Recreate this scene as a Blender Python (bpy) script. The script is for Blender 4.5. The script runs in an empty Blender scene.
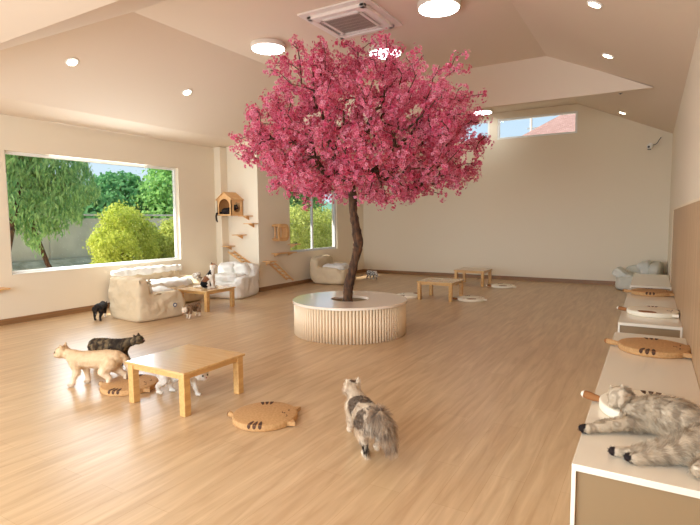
import bpy, bmesh, math, random
import numpy as np
from mathutils import Vector, Matrix, noise as mnoise
SC = bpy.context.scene
COL = SC.collection
PI = math.pi

def lin(r, g, b):
    f = lambda c: (c/255/12.92) if c/255 <= .04045 else ((c/255+.055)/1.055)**2.4
    return (f(r), f(g), f(b), 1)

# ---------------------------------------------------------------- camera
YAW, PITCH, ROLL, FPX, EYE = math.radians(30.7115), math.radians(4.7848), math.radians(-.4363), 507.566, 1.5
fw = Vector((-math.sin(YAW)*math.cos(PITCH), math.cos(YAW)*math.cos(PITCH), -math.sin(PITCH)))
rt = Vector((math.cos(YAW), math.sin(YAW), 0)); up = rt.cross(fw)
rt2 = rt*math.cos(ROLL)+up*math.sin(ROLL); up2 = -rt*math.sin(ROLL)+up*math.cos(ROLL)
cam = bpy.data.objects.new('camera', bpy.data.cameras.new('camera')); COL.objects.link(cam)
cam.matrix_world = Matrix(((rt2.x, up2.x, -fw.x, 0), (rt2.y, up2.y, -fw.y, 0), (rt2.z, up2.z, -fw.z, EYE), (0, 0, 0, 1)))
cam.data.sensor_width = 36; cam.data.lens = FPX/700*36; cam.data.clip_end = 300; cam.data.clip_start = .05
SC.camera = cam
# ---------------------------------------------------------------- world, sun, daylight, exposure
SC.view_settings.view_transform = 'Standard'; SC.view_settings.look = 'None'
SC.view_settings.exposure = 0.22; SC.view_settings.gamma = 1
SC.view_settings.use_curve_mapping = False
SC.cycles.use_denoising = True
SC.cycles.max_bounces = 10; SC.cycles.diffuse_bounces = 6; SC.cycles.transparent_max_bounces = 16
SC.cycles.sample_clamp_indirect = 6; SC.cycles.caustics_reflective = False; SC.cycles.caustics_refractive = False
w = bpy.data.worlds.new('sky'); SC.world = w; w.use_nodes = True
nt = w.node_tree; nt.nodes.clear()
wo = nt.nodes.new('ShaderNodeOutputWorld'); bg = nt.nodes.new('ShaderNodeBackground')
tc = nt.nodes.new('ShaderNodeTexCoord'); sep = nt.nodes.new('ShaderNodeSeparateXYZ'); rp = nt.nodes.new('ShaderNodeValToRGB')
nt.links.new(tc.outputs['Generated'], sep.inputs[0]); nt.links.new(sep.outputs['Z'], rp.inputs[0])
rp.color_ramp.elements[0].position = 0.0; rp.color_ramp.elements[0].color = lin(222, 238, 250)
rp.color_ramp.elements[1].position = .5; rp.color_ramp.elements[1].color = lin(150, 198, 240)
nt.links.new(rp.outputs[0], bg.inputs[0]); bg.inputs[1].default_value = 1.0; nt.links.new(bg.outputs[0], wo.inputs[0])
def light(name, kind, energy, color, loc, direction, size=None, size_y=None):
    d = bpy.data.lights.new(name, kind); d.energy = energy; d.color = color
    o = bpy.data.objects.new(name, d); COL.objects.link(o); o.location = loc
    o.rotation_euler = Vector(direction).to_track_quat('-Z', 'Y').to_euler()
    if kind == 'AREA':
        d.shape = 'RECTANGLE'; d.size = size; d.size_y = size_y
    return o
sun = light('sun', 'SUN', 7.0, (1, .93, .82), (-20, -10, 15), (.75, 1.1, -1.2)); sun.data.angle = .02
# added fill light, set in the assumed opening behind the camera
light('rear_fill', 'AREA', 420, (.76, .89, 1), (-3.6, -1.9, 1.6), (0, 1, .05), 7.0, 2.6)
light('window_daylight', 'AREA', 120, (.85, .93, 1), (-8.30, 5.45, 1.64), (1, 0, -.12), 1.8, 3.1)

# ---------------------------------------------------------------- materials
MATS = {}
def mat(name, color, rough=.6, metal=0, spec=.5, emit=None, es=0, bump=None, vary=None, attr=None, coat=0, trans=None):
    if name in MATS: return MATS[name]
    m = bpy.data.materials.new(name); m.use_nodes = True; n = m.node_tree; b = n.nodes['Principled BSDF']
    b.inputs['Base Color'].default_value = color; b.inputs['Roughness'].default_value = rough
    b.inputs['Metallic'].default_value = metal; b.inputs['Specular IOR Level'].default_value = spec
    if coat: b.inputs['Coat Weight'].default_value = coat; b.inputs['Coat Roughness'].default_value = .12
    if emit: b.inputs['Emission Color'].default_value = emit; b.inputs['Emission Strength'].default_value = es
    tcn = None
    def coords():
        nonlocal tcn
        if tcn is None: tcn = n.nodes.new('ShaderNodeTexCoord')
        return tcn.outputs['Object']
    if attr:
        a = n.nodes.new('ShaderNodeAttribute'); a.attribute_name = attr
        n.links.new(a.outputs['Color'], b.inputs['Base Color'])
    if vary:                      # (scale xyz, second colour, detail)
        sc3, c2, det = vary
        mp = n.nodes.new('ShaderNodeMapping'); mp.inputs['Scale'].default_value = sc3
        nz = n.nodes.new('ShaderNodeTexNoise'); nz.inputs['Scale'].default_value = 1; nz.inputs['Detail'].default_value = det
        r = n.nodes.new('ShaderNodeValToRGB'); r.color_ramp.elements[0].position = .35; r.color_ramp.elements[1].position = .65
        r.color_ramp.elements[0].color = color; r.color_ramp.elements[1].color = c2
        n.links.new(coords(), mp.inputs[0]); n.links.new(mp.outputs[0], nz.inputs[0]); n.links.new(nz.outputs[0], r.inputs[0])
        n.links.new(r.outputs[0], b.inputs['Base Color'])
    if bump:                      # (scale, strength)
        nz = n.nodes.new('ShaderNodeTexNoise'); nz.inputs['Scale'].default_value = bump[0]; nz.inputs['Detail'].default_value = 5
        bp = n.nodes.new('ShaderNodeBump'); bp.inputs['Strength'].default_value = bump[1]; bp.inputs['Distance'].default_value = .02
        n.links.new(coords(), nz.inputs[0]); n.links.new(nz.outputs[0], bp.inputs['Height']); n.links.new(bp.outputs[0], b.inputs['Normal'])
    if trans:
        b.inputs['Subsurface Weight'].default_value = 0
        t = n.nodes.new('ShaderNodeBsdfTranslucent'); mx = n.nodes.new('ShaderNodeMixShader'); mx.inputs[0].default_value = trans
        out = n.nodes['Material Output']
        if attr: n.links.new(a.outputs['Color'], t.inputs[0])
        else: t.inputs[0].default_value = color
        n.links.new(b.outputs[0], mx.inputs[1]); n.links.new(t.outputs[0], mx.inputs[2]); n.links.new(mx.outputs[0], out.inputs[0])
    MATS[name] = m
    return m

wall_m = mat('wall_paint', lin(230, 217, 194), .75, bump=(60, .03))
ceil_m = mat('ceiling_paint', lin(224, 206, 186), .8)
white_m = mat('white_metal', lin(240, 240, 236), .35)
oak = mat('oak_trim', lin(150, 110, 72), .45, vary=((2, 2, 40), lin(132, 94, 58), 3))
pine = mat('pine', lin(214, 170, 108), .32, vary=((40, 3, 40), lin(198, 150, 90), 4), coat=.25)
pine_x = mat('pine_top', lin(212, 172, 116), .25, vary=((3, 45, 40), lin(198, 154, 98), 4), coat=.5)
ply = mat('plywood', lin(226, 180, 124), .5, vary=((30, 6, 6), lin(212, 160, 102), 3))
cardb = mat('cardboard_brown', lin(196, 152, 102), .8, vary=((60, 60, 60), lin(180, 136, 86), 3))
lam = mat('bench_laminate', lin(238, 229, 212), .2, coat=.3)
lam_side = mat('bench_carcass', lin(146, 120, 86), .5)
dark = mat('dark_plastic', lin(30, 28, 28), .4)
grey_m = mat('grey_metal', lin(150, 150, 152), .4)
stripe = mat('stripe_brown', lin(78, 48, 30), .8)
cream = mat('cream_felt', lin(240, 232, 212), .8, bump=(200, .1))
beige_fab = mat('beige_canvas', lin(212, 192, 160), .9, bump=(30, .25))
white_fab = mat('white_canvas', lin(232, 228, 220), .9, bump=(30, .25))
blue_m = mat('blue_print', lin(42, 74, 122), .7)
brown_felt = mat('brown_felt', lin(150, 98, 54), .85)
bark = mat('bark', lin(104, 70, 44), .85, vary=((26, 26, 9), lin(44, 28, 18), 6), bump=(30, 1.0))
soil = mat('soil', lin(70, 52, 40), .95, bump=(40, .8))
coat_m = mat('cat_coat', (1, 1, 1, 1), .85, attr='Col', spec=.2)
fur_m = mat('cat_fur', (1, 1, 1, 1), .8, attr='Col', spec=.2, trans=.25)
petal_m = mat('petals', (1, 1, 1, 1), .7, attr='Col', spec=.2, trans=.35)
leaf_m = mat('leaves', (1, 1, 1, 1), .7, attr='Col', spec=.2, trans=.5)
lamp_m = mat('lamp_diffuser', lin(240, 248, 250), .5, emit=(.93, .98, 1, 1), es=12.5)
down_m = mat('downlight_glow', lin(255, 240, 210), .5, emit=(1, .86, .62, 1), es=14.0)
eye_m = mat('cat_eye', lin(60, 70, 30), .08)
nose_m = mat('cat_nose', lin(190, 120, 110), .5)
concrete = mat('concrete', lin(226, 216, 204), .9, vary=((1.5, 1.5, 1.5), lin(204, 194, 182), 6))
rubble_m = mat('dry_soil', lin(224, 204, 174), .95, vary=((3, 3, 3), lin(160, 146, 118), 8), bump=(8, .8))
render_w = mat('white_render', lin(238, 236, 230), .7)

def glass_mat():
    m = bpy.data.materials.new('window_glass'); m.use_nodes = True; n = m.node_tree; n.nodes.clear()
    o = n.nodes.new('ShaderNodeOutputMaterial'); t = n.nodes.new('ShaderNodeBsdfTransparent'); g = n.nodes.new('ShaderNodeBsdfGlossy')
    g.inputs['Roughness'].default_value = .02; mx = n.nodes.new('ShaderNodeMixShader'); lw = n.nodes.new('ShaderNodeLayerWeight'); lw.inputs[0].default_value = .5; pw = n.nodes.new('ShaderNodeMath'); pw.operation = 'POWER'; pw.inputs[1].default_value = 4.5; n.links.new(lw.outputs['Facing'], pw.inputs[0]); fr = n.nodes.new('ShaderNodeMath'); fr.operation = 'MULTIPLY_ADD'; fr.inputs[1].default_value = .6; fr.inputs[2].default_value = .02; n.links.new(pw.outputs[0], fr.inputs[0])
    t.inputs[0].default_value = (.97, .985, .98, 1)
    n.links.new(fr.outputs[0], mx.inputs[0]); n.links.new(t.outputs[0], mx.inputs[1]); n.links.new(g.outputs[0], mx.inputs[2]); n.links.new(mx.outputs[0], o.inputs[0])
    return m
glass = glass_mat()

def floor_mat():
    m = bpy.data.materials.new('oak_laminate_floor'); m.use_nodes = True; n = m.node_tree; b = n.nodes['Principled BSDF']; L = n.links
    tcn = n.nodes.new('ShaderNodeTexCoord')
    mp = n.nodes.new('ShaderNodeMapping'); mp.inputs['Rotation'].default_value = (0, 0, PI/2)
    L.new(tcn.outputs['Object'], mp.inputs[0])
    br = n.nodes.new('ShaderNodeTexBrick'); L.new(mp.outputs[0], br.inputs[0])
    br.inputs['Scale'].default_value = 1; br.inputs['Brick Width'].default_value = 1.22; br.inputs['Row Height'].default_value = .19
    br.inputs['Mortar Size'].default_value = .0012; br.inputs['Mortar Smooth'].default_value = .4; br.offset = .37
    br.inputs['Color1'].default_value = lin(212, 183, 145); br.inputs['Color2'].default_value = lin(206, 175, 136); br.inputs['Mortar'].default_value = lin(188, 152, 110)
    mp2 = n.nodes.new('ShaderNodeMapping'); mp2.inputs['Scale'].default_value = (17, 1.5, 1); L.new(tcn.outputs['Object'], mp2.inputs[0])
    nz = n.nodes.new('ShaderNodeTexNoise'); nz.inputs['Scale'].default_value = 1; nz.inputs['Detail'].default_value = 7; nz.inputs['Distortion'].default_value = .8
    L.new(mp2.outputs[0], nz.inputs[0])
    r = n.nodes.new('ShaderNodeValToRGB'); r.color_ramp.elements[0].position = .32; r.color_ramp.elements[1].position = .7
    r.color_ramp.elements[0].color = lin(222, 212, 203); r.color_ramp.elements[1].color = (1, 1, 1, 1); L.new(nz.outputs[0], r.inputs[0])
    mx = n.nodes.new('ShaderNodeMix'); mx.data_type = 'RGBA'; mx.blend_type = 'MULTIPLY'; mx.inputs[0].default_value = .9
    L.new(br.outputs['Color'], mx.inputs[6]); L.new(r.outputs[0], mx.inputs[7]); L.new(mx.outputs[2], b.inputs['Base Color'])
    b.inputs['Roughness'].default_value = .33; b.inputs['Specular IOR Level'].default_value = .5
    bp = n.nodes.new('ShaderNodeBump'); bp.inputs['Strength'].default_value = .12; bp.inputs['Distance'].default_value = .002
    L.new(nz.outputs[0], bp.inputs['Height']); L.new(bp.outputs[0], b.inputs['Normal'])
    return m
def panel_mat():
    return mat('wall_panel_wood', lin(194, 162, 126), .5, vary=((14, 14, .7), lin(174, 140, 102), 6))
def tile_mat():
    m = mat('roof_tile', lin(206, 170, 158), .8); n = m.node_tree
    tcn = n.nodes.new('ShaderNodeTexCoord'); br = n.nodes.new('ShaderNodeTexBrick')
    br.inputs['Scale'].default_value = 3.5; br.inputs['Color1'].default_value = lin(176, 138, 128); br.inputs['Color2'].default_value = lin(156, 118, 108); br.inputs['Mortar'].default_value = lin(112, 80, 72)
    n.links.new(tcn.outputs['Object'], br.inputs[0]); n.links.new(br.outputs[0], n.nodes['Principled BSDF'].inputs['Base Color']); return m

# ---------------------------------------------------------------- mesh helpers
def new_obj(name, me, m=None, parent=None, smooth=False):
    o = bpy.data.objects.new(name, me); COL.objects.link(o)
    if m is not None and not me.materials: me.materials.append(m)
    if parent is not None: o.parent = parent
    if smooth: me.shade_smooth()
    return o
def from_bm(name, bm, m, parent=None, smooth=False):
    me = bpy.data.meshes.new(name); bmesh.ops.recalc_face_normals(bm, faces=bm.faces); bm.to_mesh(me); bm.free()
    return new_obj(name, me, m, parent, smooth)
def from_np(name, V, F, m, parent=None, col=None, smooth=False):
    V = np.asarray(V, np.float32); F = np.asarray(F, np.int32); k = F.shape[1]
    me = bpy.data.meshes.new(name)
    me.vertices.add(len(V)); me.vertices.foreach_set('co', V.ravel())
    me.loops.add(F.size); me.loops.foreach_set('vertex_index', F.ravel())
    me.polygons.add(len(F)); me.polygons.foreach_set('loop_start', np.arange(len(F), dtype=np.int32)*k)
    me.update(calc_edges=True)
    if col is not None:
        a = me.color_attributes.new('Col', 'FLOAT_COLOR', 'POINT')
        c = np.ones((len(V), 4), np.float32); c[:, :3] = col; a.data.foreach_set('color', c.ravel())
    return new_obj(name, me, m, parent, smooth)
def box(bm, c, s, bev=0, rot=None, seg=2):
    t = bmesh.new(); bmesh.ops.create_cube(t, size=1)
    bmesh.ops.scale(t, vec=s, verts=t.verts)
    if bev: bmesh.ops.bevel(t, geom=list(t.edges), offset=bev, segments=seg, profile=.5, affect='EDGES')
    if rot is not None: bmesh.ops.transform(t, matrix=rot, verts=t.verts)
    bmesh.ops.translate(t, vec=c, verts=t.verts)
    join(bm, t)
def join(bm, t):
    me = bpy.data.meshes.new('tmp'); t.to_mesh(me); t.free(); bm.from_mesh(me); bpy.data.meshes.remove(me)
def cyl(bm, c, r1, r2, h, seg=48, axis=(0, 0, 1), bev=0):
    t = bmesh.new(); bmesh.ops.create_cone(t, cap_ends=True, segments=seg, radius1=r1, radius2=r2, depth=h)
    if bev:
        ed = [e for e in t.edges if len(e.link_faces) == 2 and (len(e.link_faces[0].verts) > 4) != (len(e.link_faces[1].verts) > 4)]
        bmesh.ops.bevel(t, geom=ed, offset=bev, segments=3, profile=.5, affect='EDGES')
    q = Vector((0, 0, 1)).rotation_difference(Vector(axis)).to_matrix().to_4x4()
    bmesh.ops.transform(t, matrix=q, verts=t.verts); bmesh.ops.translate(t, vec=c, verts=t.verts); join(bm, t)
def poly(bm, pts):
    return bm.faces.new([bm.verts.new(p) for p in pts])
def prism(bm, pts, off):
    """closed prism from a planar polygon and an offset vector"""
    a = [bm.verts.new(p) for p in pts]; b = [bm.verts.new(Vector(p)+Vector(off)) for p in pts]; n = len(a)
    bm.faces.new(a); bm.faces.new(b[::-1])
    for i in range(n): bm.faces.new((a[i], a[(i+1) % n], b[(i+1) % n], b[i]))
def B(name, c, s, m, parent=None, bev=0, rot=None):
    """one box as an object (geometry about its own centre-less origin)"""
    bm = bmesh.new(); box(bm, c, s, bev, rot); return from_bm(name, bm, m, parent)
def tubes(paths, seg=8):
    """paths: list of (points Nx3, radii N) -> V,F quads with end caps closed by pinching"""
    V = []; F = []; base = 0
    for P, Rr in paths:
        P = np.asarray(P, float); n = len(P)
        T = np.gradient(P, axis=0); T /= np.linalg.norm(T, axis=1)[:, None]+1e-9
        ref = np.array([0, 0, 1.]) if abs(T[0, 2]) < .9 else np.array([1., 0, 0])
        u = np.cross(T[0], ref); u /= np.linalg.norm(u)
        for i in range(n):
            u = u-T[i]*(u@T[i]); u /= np.linalg.norm(u)+1e-9; v = np.cross(T[i], u)
            a = np.arange(seg)*2*PI/seg
            V.append(P[i]+Rr[i]*(np.cos(a)[:, None]*u+np.sin(a)[:, None]*v))
        for i in range(n-1):
            for k in range(seg):
                a0 = base+i*seg+k; a1 = base+i*seg+(k+1) % seg
                F.append((a0, a1, a1+seg, a0+seg))
        base += n*seg
    return np.concatenate(V), np.array(F)
def thing(name, label, cat, loc=(0, 0, 0), rz=0, group=None):
    o = bpy.data.objects.new(name, None); COL.objects.link(o); o.location = loc; o.rotation_euler = (0, 0, rz)
    o.empty_display_size = .1
    return tag(o, label, cat, group)
def tag(o, label=None, cat=None, group=None, kind=None):
    if label: o['label'] = label
    if cat: o['category'] = cat
    if group: o['group'] = group
    if kind: o['kind'] = kind
    return o
def S(o): o['kind'] = 'structure'; return o
def dup(root, loc, rz, label, group=None):
    r = root.copy(); COL.objects.link(r); r.location = loc; r.rotation_euler = (0, 0, rz); r['label'] = label
    if group: r['group'] = group
    def rec(a, b):
        for ch in [x for x in COL.objects if x.parent == a]:
            c = ch.copy(); COL.objects.link(c); c.parent = b; rec(ch, c)
    rec(root, r); return r
def dpy(s): bpy.context.view_layer.update()

# ================================================================ STRUCTURE
XL, XR, YB, YF = -8.13, .31, 12.72, -2.0
W2X, W2Y = -7.10, 8.2
CL, CR, CZ = -5.6, -1.54, 4.078          # flat ceiling limits and height
LX, LZ = -7.45, 3.15                     # foot of the left slope
RZ = CZ-.45*(XR-CR)                      # ceiling height at right wall
PY0, PY1 = 4.23, 2.52
bm = bmesh.new(); box(bm, ((XL+XR)/2, (YB+YF)/2, -.05), (XR-XL+.6, YB-YF+.6, .1)); fl = S(from_bm('floor', bm, floor_mat()))
bm = bmesh.new()
hipYR = PY0-(CZ-RZ)/.5427
polys = [
 [(CL, PY0, CZ), (CR, PY0, CZ), (CR, YB, CZ), (CL, YB, CZ)],
 [(CL, PY0, CZ), (CL, YB, CZ), (LX, YB, LZ), (LX, PY1, LZ)],
 [(CR, PY0, CZ), (XR, hipYR, RZ), (XR, YB, RZ), (CR, YB, CZ)],
 [(CL, PY0, CZ), (LX, PY1, LZ), (XR, PY1, LZ), (XR, hipYR, RZ), (CR, PY0, CZ)],
 [(LX, PY1, LZ), (LX, YB, LZ), (XL, YB, 3.06), (XL, YF, 3.06), (LX, YF, LZ)],
 [(LX, PY1, LZ), (LX, YF, LZ), (XR, YF, LZ), (XR, PY1, LZ)]]
for p in polys: prism(bm, p, (0, 0, .12))
S(from_bm('ceiling', bm, ceil_m))
# bulkhead hanging across the room near the back wall
bm = bmesh.new(); yb = 8.77
prism(bm, [(CL-1.4, yb, 3.39), (-.05, yb, 3.39), (CR, yb, CZ+.02), (CL, yb, CZ+.02)], (0, .12, 0))
S(from_bm('ceiling_bulkhead', bm, ceil_m))

def holed(outer, holes, off):
    """flat sheet with holes, extruded to a solid"""
    bm = bmesh.new(); es = []
    for lp in [outer]+holes:
        vs = [bm.verts.new(p) for p in lp]; es += [bm.edges.new((vs[i], vs[(i+1) % len(vs)])) for i in range(len(vs))]
    bmesh.ops.triangle_fill(bm, use_beauty=True, edges=es)
    g = bmesh.ops.extrude_face_region(bm, geom=bm.faces[:]); bmesh.ops.translate(bm, vec=off, verts=[x for x in g['geom'] if isinstance(x, bmesh.types.BMVert)])
    return bm
def wall_x(name, X, out, y0, y1, z0, z1, holes, m=wall_m):
    """wall in plane X, thickness towards out, with rectangular holes (y0,y1,z0,z1)"""
    bm = holed([(X, y0, z0), (X, y1, z0), (X, y1, z1), (X, y0, z1)], [[(X, a, c), (X, b, c), (X, b, d), (X, a, d)] for a, b, c, d in holes], (out, 0, 0))
    return S(from_bm(name, bm, m))
WIN = (3.876, 7.03, .73, 2.553)
WI2 = (9.28, 11.30, .757, 2.25)
wall_x('wall_left', XL, -.16, YF, W2Y+.1, 0, 3.16, [WIN])
wall_x('wall_left_inner', W2X, -.16, W2Y, YB, 0, 3.45, [WI2])
bm = bmesh.new(); prism(bm, [(XL, W2Y, 0), (W2X-.16, W2Y, 0), (W2X-.16, W2Y, 3.4), (LX, W2Y, 3.2), (XL, W2Y, 3.1)], (0, .16, 0)); S(from_bm('wall_nook', bm, wall_m))
S(B('trim_1', (XL+.09, W2Y-.1, 1.535), (.18, .2, 3.07), wall_m, bev=.004))     # column in the corner
wall_x('wall_right', XR, .16, YF, YB+.16, 0, 3.5, [])
# back wall with two clerestory openings
CW = [(-5.32, -3.53, 3.43, 3.925), (-3.335, -1.535, 3.43, 3.925)]
zl = lambda x: CZ if CL <= x <= CR else (CZ-.5016*(CL-x) if x < CL else CZ-.45*(x-CR))
bm = holed([(x, YB, z) for x, z in [(W2X-.16, 0), (XR+.16, 0), (XR+.16, zl(XR+.16)+.06), (CR, CZ+.06), (CL, CZ+.06), (W2X-.16, zl(W2X-.16)+.06)]],
           [[(c[0], YB, c[2]), (c[1], YB, c[2]), (c[1], YB, c[3]), (c[0], YB, c[3])] for c in CW], (0, .16, 0))
S(from_bm('wall_back', bm, wall_m))
# wall behind the camera: wide opening assumed, to let daylight in
bm = bmesh.new()
for x0, x1, z0, z1 in [(XL, -7.2, 0, 3.3), (-.1, XR, 0, 3.3), (-7.2, -.1, 2.95, 3.3)]:
    box(bm, ((x0+x1)/2, YF-.08, (z0+z1)/2), (x1-x0, .16, z1-z0))
S(from_bm('wall_front', bm, wall_m))
for nm, X, h in (('window_awning', XL-.16, WIN), ('window_awning', W2X-.16, WI2)):
    S(B(nm, (X-.24, (h[0]+h[1])/2, h[3]+.07), (.48, h[1]-h[0]+.6, .08), render_w))  # also sized to cut sun patches; the inner wall's one is added for that
# unseen slab added outside the front opening, keeps sun off the floor
S(B('sun_block_slab', ((XL+XR)/2, YF-2.4, 3.2), (XR-XL+1.5, 4.6, .12), wall_m))
# skirtings
def skirt(name, c, s): S(B(name, c, s, oak, bev=.003))
skirt('baseboard_left', (XL+.008, (YF+W2Y-.2)/2, .045), (.016, W2Y-.2-YF, .09))
skirt('baseboard_nook', ((XL+W2X)/2+.09, W2Y-.008, .045), (W2X-XL-.18, .016, .09))
skirt('baseboard_left_inner', (W2X+.008, (W2Y+YB)/2-.01, .045), (.016, YB-W2Y, .09))
skirt('baseboard_back', ((W2X+XR)/2, YB-.008, .045), (XR-W2X-.03, .016, .09))
# wood panelling on the right wall
bm = bmesh.new(); box(bm, (XR-.010, 3.8, .81), (.02, 11.56, 1.62)); S(from_bm('trim_2', bm, panel_mat()))
bm = bmesh.new(); box(bm, (XR-.0125, 3.8, 1.632), (.025, 11.6, .025), .003); box(bm, (XR-.0125, 9.6, .81), (.025, .035, 1.62), .003)
S(from_bm('trim_3', bm, mat('panel_edge', lin(232, 214, 184), .5)))
# left picture window
def win_x(name, X, h, t=.05, mull=(), d=.06, fm=white_m):
    root = thing(name, None, None); S(root)
    y0, y1, z0, z1 = h; bm = bmesh.new()
    for (a, b, c, e) in [(y0, y0+t, z0, z1), (y1-t, y1, z0, z1), (y0+t, y1-t, z0, z0+t), (y0+t, y1-t, z1-t, z1)]:
        box(bm, (X, (a+b)/2, (c+e)/2), (d, b-a, e-c), .004)
    for y in mull: box(bm, (X, y, (z0+z1)/2), (d*.9, .05, z1-z0-2*t), .004)
    from_bm('window_frame', bm, fm, root)
    B('pane', (X, (y0+y1)/2, (z0+z1)/2), (.008, y1-y0-2*t, z1-z0-2*t), glass, root)
    return root
win_x('window_1', XL-.10, WIN, .045)
S(B('window_1_reveal_sill', (XL-.03, (WIN[0]+WIN[1])/2, WIN[2]+.006), (.10, WIN[1]-WIN[0]-.01, .012), white_m, bpy.data.objects['window_1']))
win_x('window_2', W2X-.07, WI2, .05, mull=(10.25,), fm=mat('alu_grey', lin(205, 208, 210), .4))
for i, c in enumerate(CW):
    root = S(thing('window_%d' % (i+3), None, None)); bm = bmesh.new(); t = .045; Y = YB+.05
    for (a, b, z0, z1) in [(c[0], c[0]+t, c[2], c[3]), (c[1]-t, c[1], c[2], c[3]), (c[0]+t, c[1]-t, c[2], c[2]+t), (c[0]+t, c[1]-t, c[3]-t, c[3])]:
        box(bm, ((a+b)/2, Y, (z0+z1)/2), (b-a, .08, z1-z0), .004)
    from_bm('window_frame', bm, white_m, root)
    B('pane', ((c[0]+c[1])/2, Y, (c[2]+c[3])/2), (c[1]-c[0]-2*t, .008, c[3]-c[2]-2*t), glass, root)

# ================================================================ CEILING FIXTURES
def ceiling_light(x, y, label):
    r = thing('ceiling_light', label, 'ceiling light', (x, y, CZ), group='round ceiling lights')
    bm = bmesh.new(); cyl(bm, (0, 0, -.035), .255, .255, .07, 64, bev=.01); from_bm('housing', bm, mat('lamp_rim', lin(226, 216, 204), .4), r, True)
    bm = bmesh.new(); cyl(bm, (0, 0, -.074), .235, .225, .010, 64); from_bm('diffuser', bm, lamp_m, r)
    return r
ceiling_light(-4.93, 6.00, 'round white ceiling light left of the air conditioner')
ceiling_light(-2.28, 5.96, 'round white ceiling light right of the air conditioner')
ceiling_light(-3.57, 7.10, 'round ceiling light half hidden behind the top of the pink tree')
ceiling_light(-3.57, 12.15, 'small round ceiling light above the high windows of the back wall')
def downlight(x, y, side, label, lit=True):
    s = .5016 if side < 0 else .45
    z = CZ-s*(CL-x) if side < 0 else CZ-s*(x-CR)
    r = thing('recessed_downlight', label, 'downlight', (x, y, z), group='recessed downlights')
    r.rotation_euler = (0, math.atan(-s) if side < 0 else math.atan(s), 0)
    bm = bmesh.new(); cyl(bm, (0, 0, -.006), .078, .082, .012, 40, bev=.003); from_bm('trim_ring', bm, white_m, r, True)
    bm = bmesh.new(); cyl(bm, (0, 0, -.0145), .058, .058, .006, 40); from_bm('lens', bm, down_m, r)
downlight(-6.58, 4.02, -1, 'small recessed downlight on the left ceiling slope, nearer the corner')
downlight(-6.57, 5.92, -1, 'small recessed downlight on the left slope, nearer the pink tree')
downlight(-.57, 5.81, 1, 'recessed downlight on the right slope, at the top edge of view')
downlight(-.58, 7.71, 1, 'recessed downlight on the right slope, middle of its row')
downlight(-.60, 12.0, 1, 'recessed downlight beyond the bulkhead, near the back wall')
zz = CZ-.45*(-.54-CR)
o = thing('smoke_detector', 'tiny dark ceiling sensor at the edge of the bulkhead', 'sensor', (-.54, 9.95, zz))
bm = bmesh.new(); cyl(bm, (0, 0, -.008), .03, .03, .03, 20); from_bm('housing', bm, grey_m, o); bm = bmesh.new(); cyl(bm, (0, 0, -.028), .012, .012, .012, 16); from_bm('sensor_tip', bm, dark, o)
# air conditioner cassette
ac = thing('air_conditioner', 'square white ceiling cassette air conditioner with grey grille', 'air conditioner', (-3.42, 5.84, CZ)); ac.scale = (.86, .86, 1)
pinkish = mat('ac_plastic', lin(232, 222, 214), .5)
bm = bmesh.new(); box(bm, (0, 0, -.012), (1.16, 1.16, .024), .006); from_bm('ceiling_plate', bm, pinkish, ac)
bm = bmesh.new()
for a in range(4):
    q = Matrix.Rotation(a*PI/2, 4, 'Z')
    t = bmesh.new(); box(t, (0, .44, -.045), (.96, .08, .045), .01); box(t, (0, .315, -.048), (.70, .05, .038), .006)
    bmesh.ops.transform(t, matrix=q, verts=t.verts); join(bm, t)
for a in range(4):
    q = Matrix.Rotation(a*PI/2+PI/4, 4, 'Z'); t = bmesh.new(); box(t, (0, .53, -.045), (.13, .14, .04), .008); bmesh.ops.transform(t, matrix=q, verts=t.verts); join(bm, t)
from_bm('face_frame', bm, pinkish, ac)
for a in range(4):
    q = Matrix.Rotation(a*PI/2, 4, 'Z'); bm = bmesh.new(); box(bm, (0, .37, -.040), (.66, .06, .02)); bmesh.ops.transform(bm, matrix=q, verts=bm.verts); from_bm('air_outlet', bm, dark, ac)
    bm = bmesh.new(); box(bm, (0, .372, -.054), (.64, .028, .006), rot=Matrix.Rotation(.5, 4, 'X')); bmesh.ops.transform(bm, matrix=q, verts=bm.verts); from_bm('louvre', bm, pinkish, ac)
bm = bmesh.new(); box(bm, (0, 0, -.046), (.60, .60, .02))
for i in range(24): box(bm, (-.285+i*.0248, 0, -.058), (.009, .58, .008))
for i in range(6): box(bm, (0, -.25+i*.1, -.058), (.58, .007, .008))
from_bm('grille', bm, mat('ac_grille', lin(176, 160, 150), .6), ac)

# ================================================================ PLANTER + TREE
PX, PY, PR, PH = -3.457, 5.811, .767, .448
pl = thing('round_planter_bench', 'low round cream planter bench with ribbed side around the pink tree', 'planter', (PX, PY, 0))
bm = bmesh.new(); n = 96
def ring(bm, r0, r1, z0, z1, n=96, bev=.006):
    prof = [(r0, z0), (r1, z0), (r1, z1-bev), (r1-bev, z1), (r0+bev, z1), (r0, z1-bev)]
    vs = [[bm.verts.new((r*math.cos(2*PI*i/n), r*math.sin(2*PI*i/n), z)) for r, z in prof] for i in range(n)]
    k = len(prof)
    for i in range(n):
        for j in range(k): bm.faces.new((vs[i][j], vs[(i+1) % n][j], vs[(i+1) % n][(j+1) % k], vs[i][(j+1) % k]))
ring(bm, .25, PR, PH-.03, PH); from_bm('seat_top', bm, mat('planter_top', lin(238, 222, 204), .12, coat=.4), pl)
bm = bmesh.new(); ring(bm, .27, PR-.035, .0, PH-.031); from_bm('core_drum', bm, mat('planter_core', lin(170, 140, 106), .6), pl)
bm = bmesh.new(); nr = 110
for i in range(nr):
    a = 2*PI*i/nr; cyl(bm, ((PR-.032)*math.cos(a), (PR-.032)*math.sin(a), (PH-.03)/2), .0165, .0165, PH-.032, 10)
o = from_bm('ribbed_side', bm, mat('planter_ribs', lin(236, 212, 180), .45), pl, True); o.data.materials[0]
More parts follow.
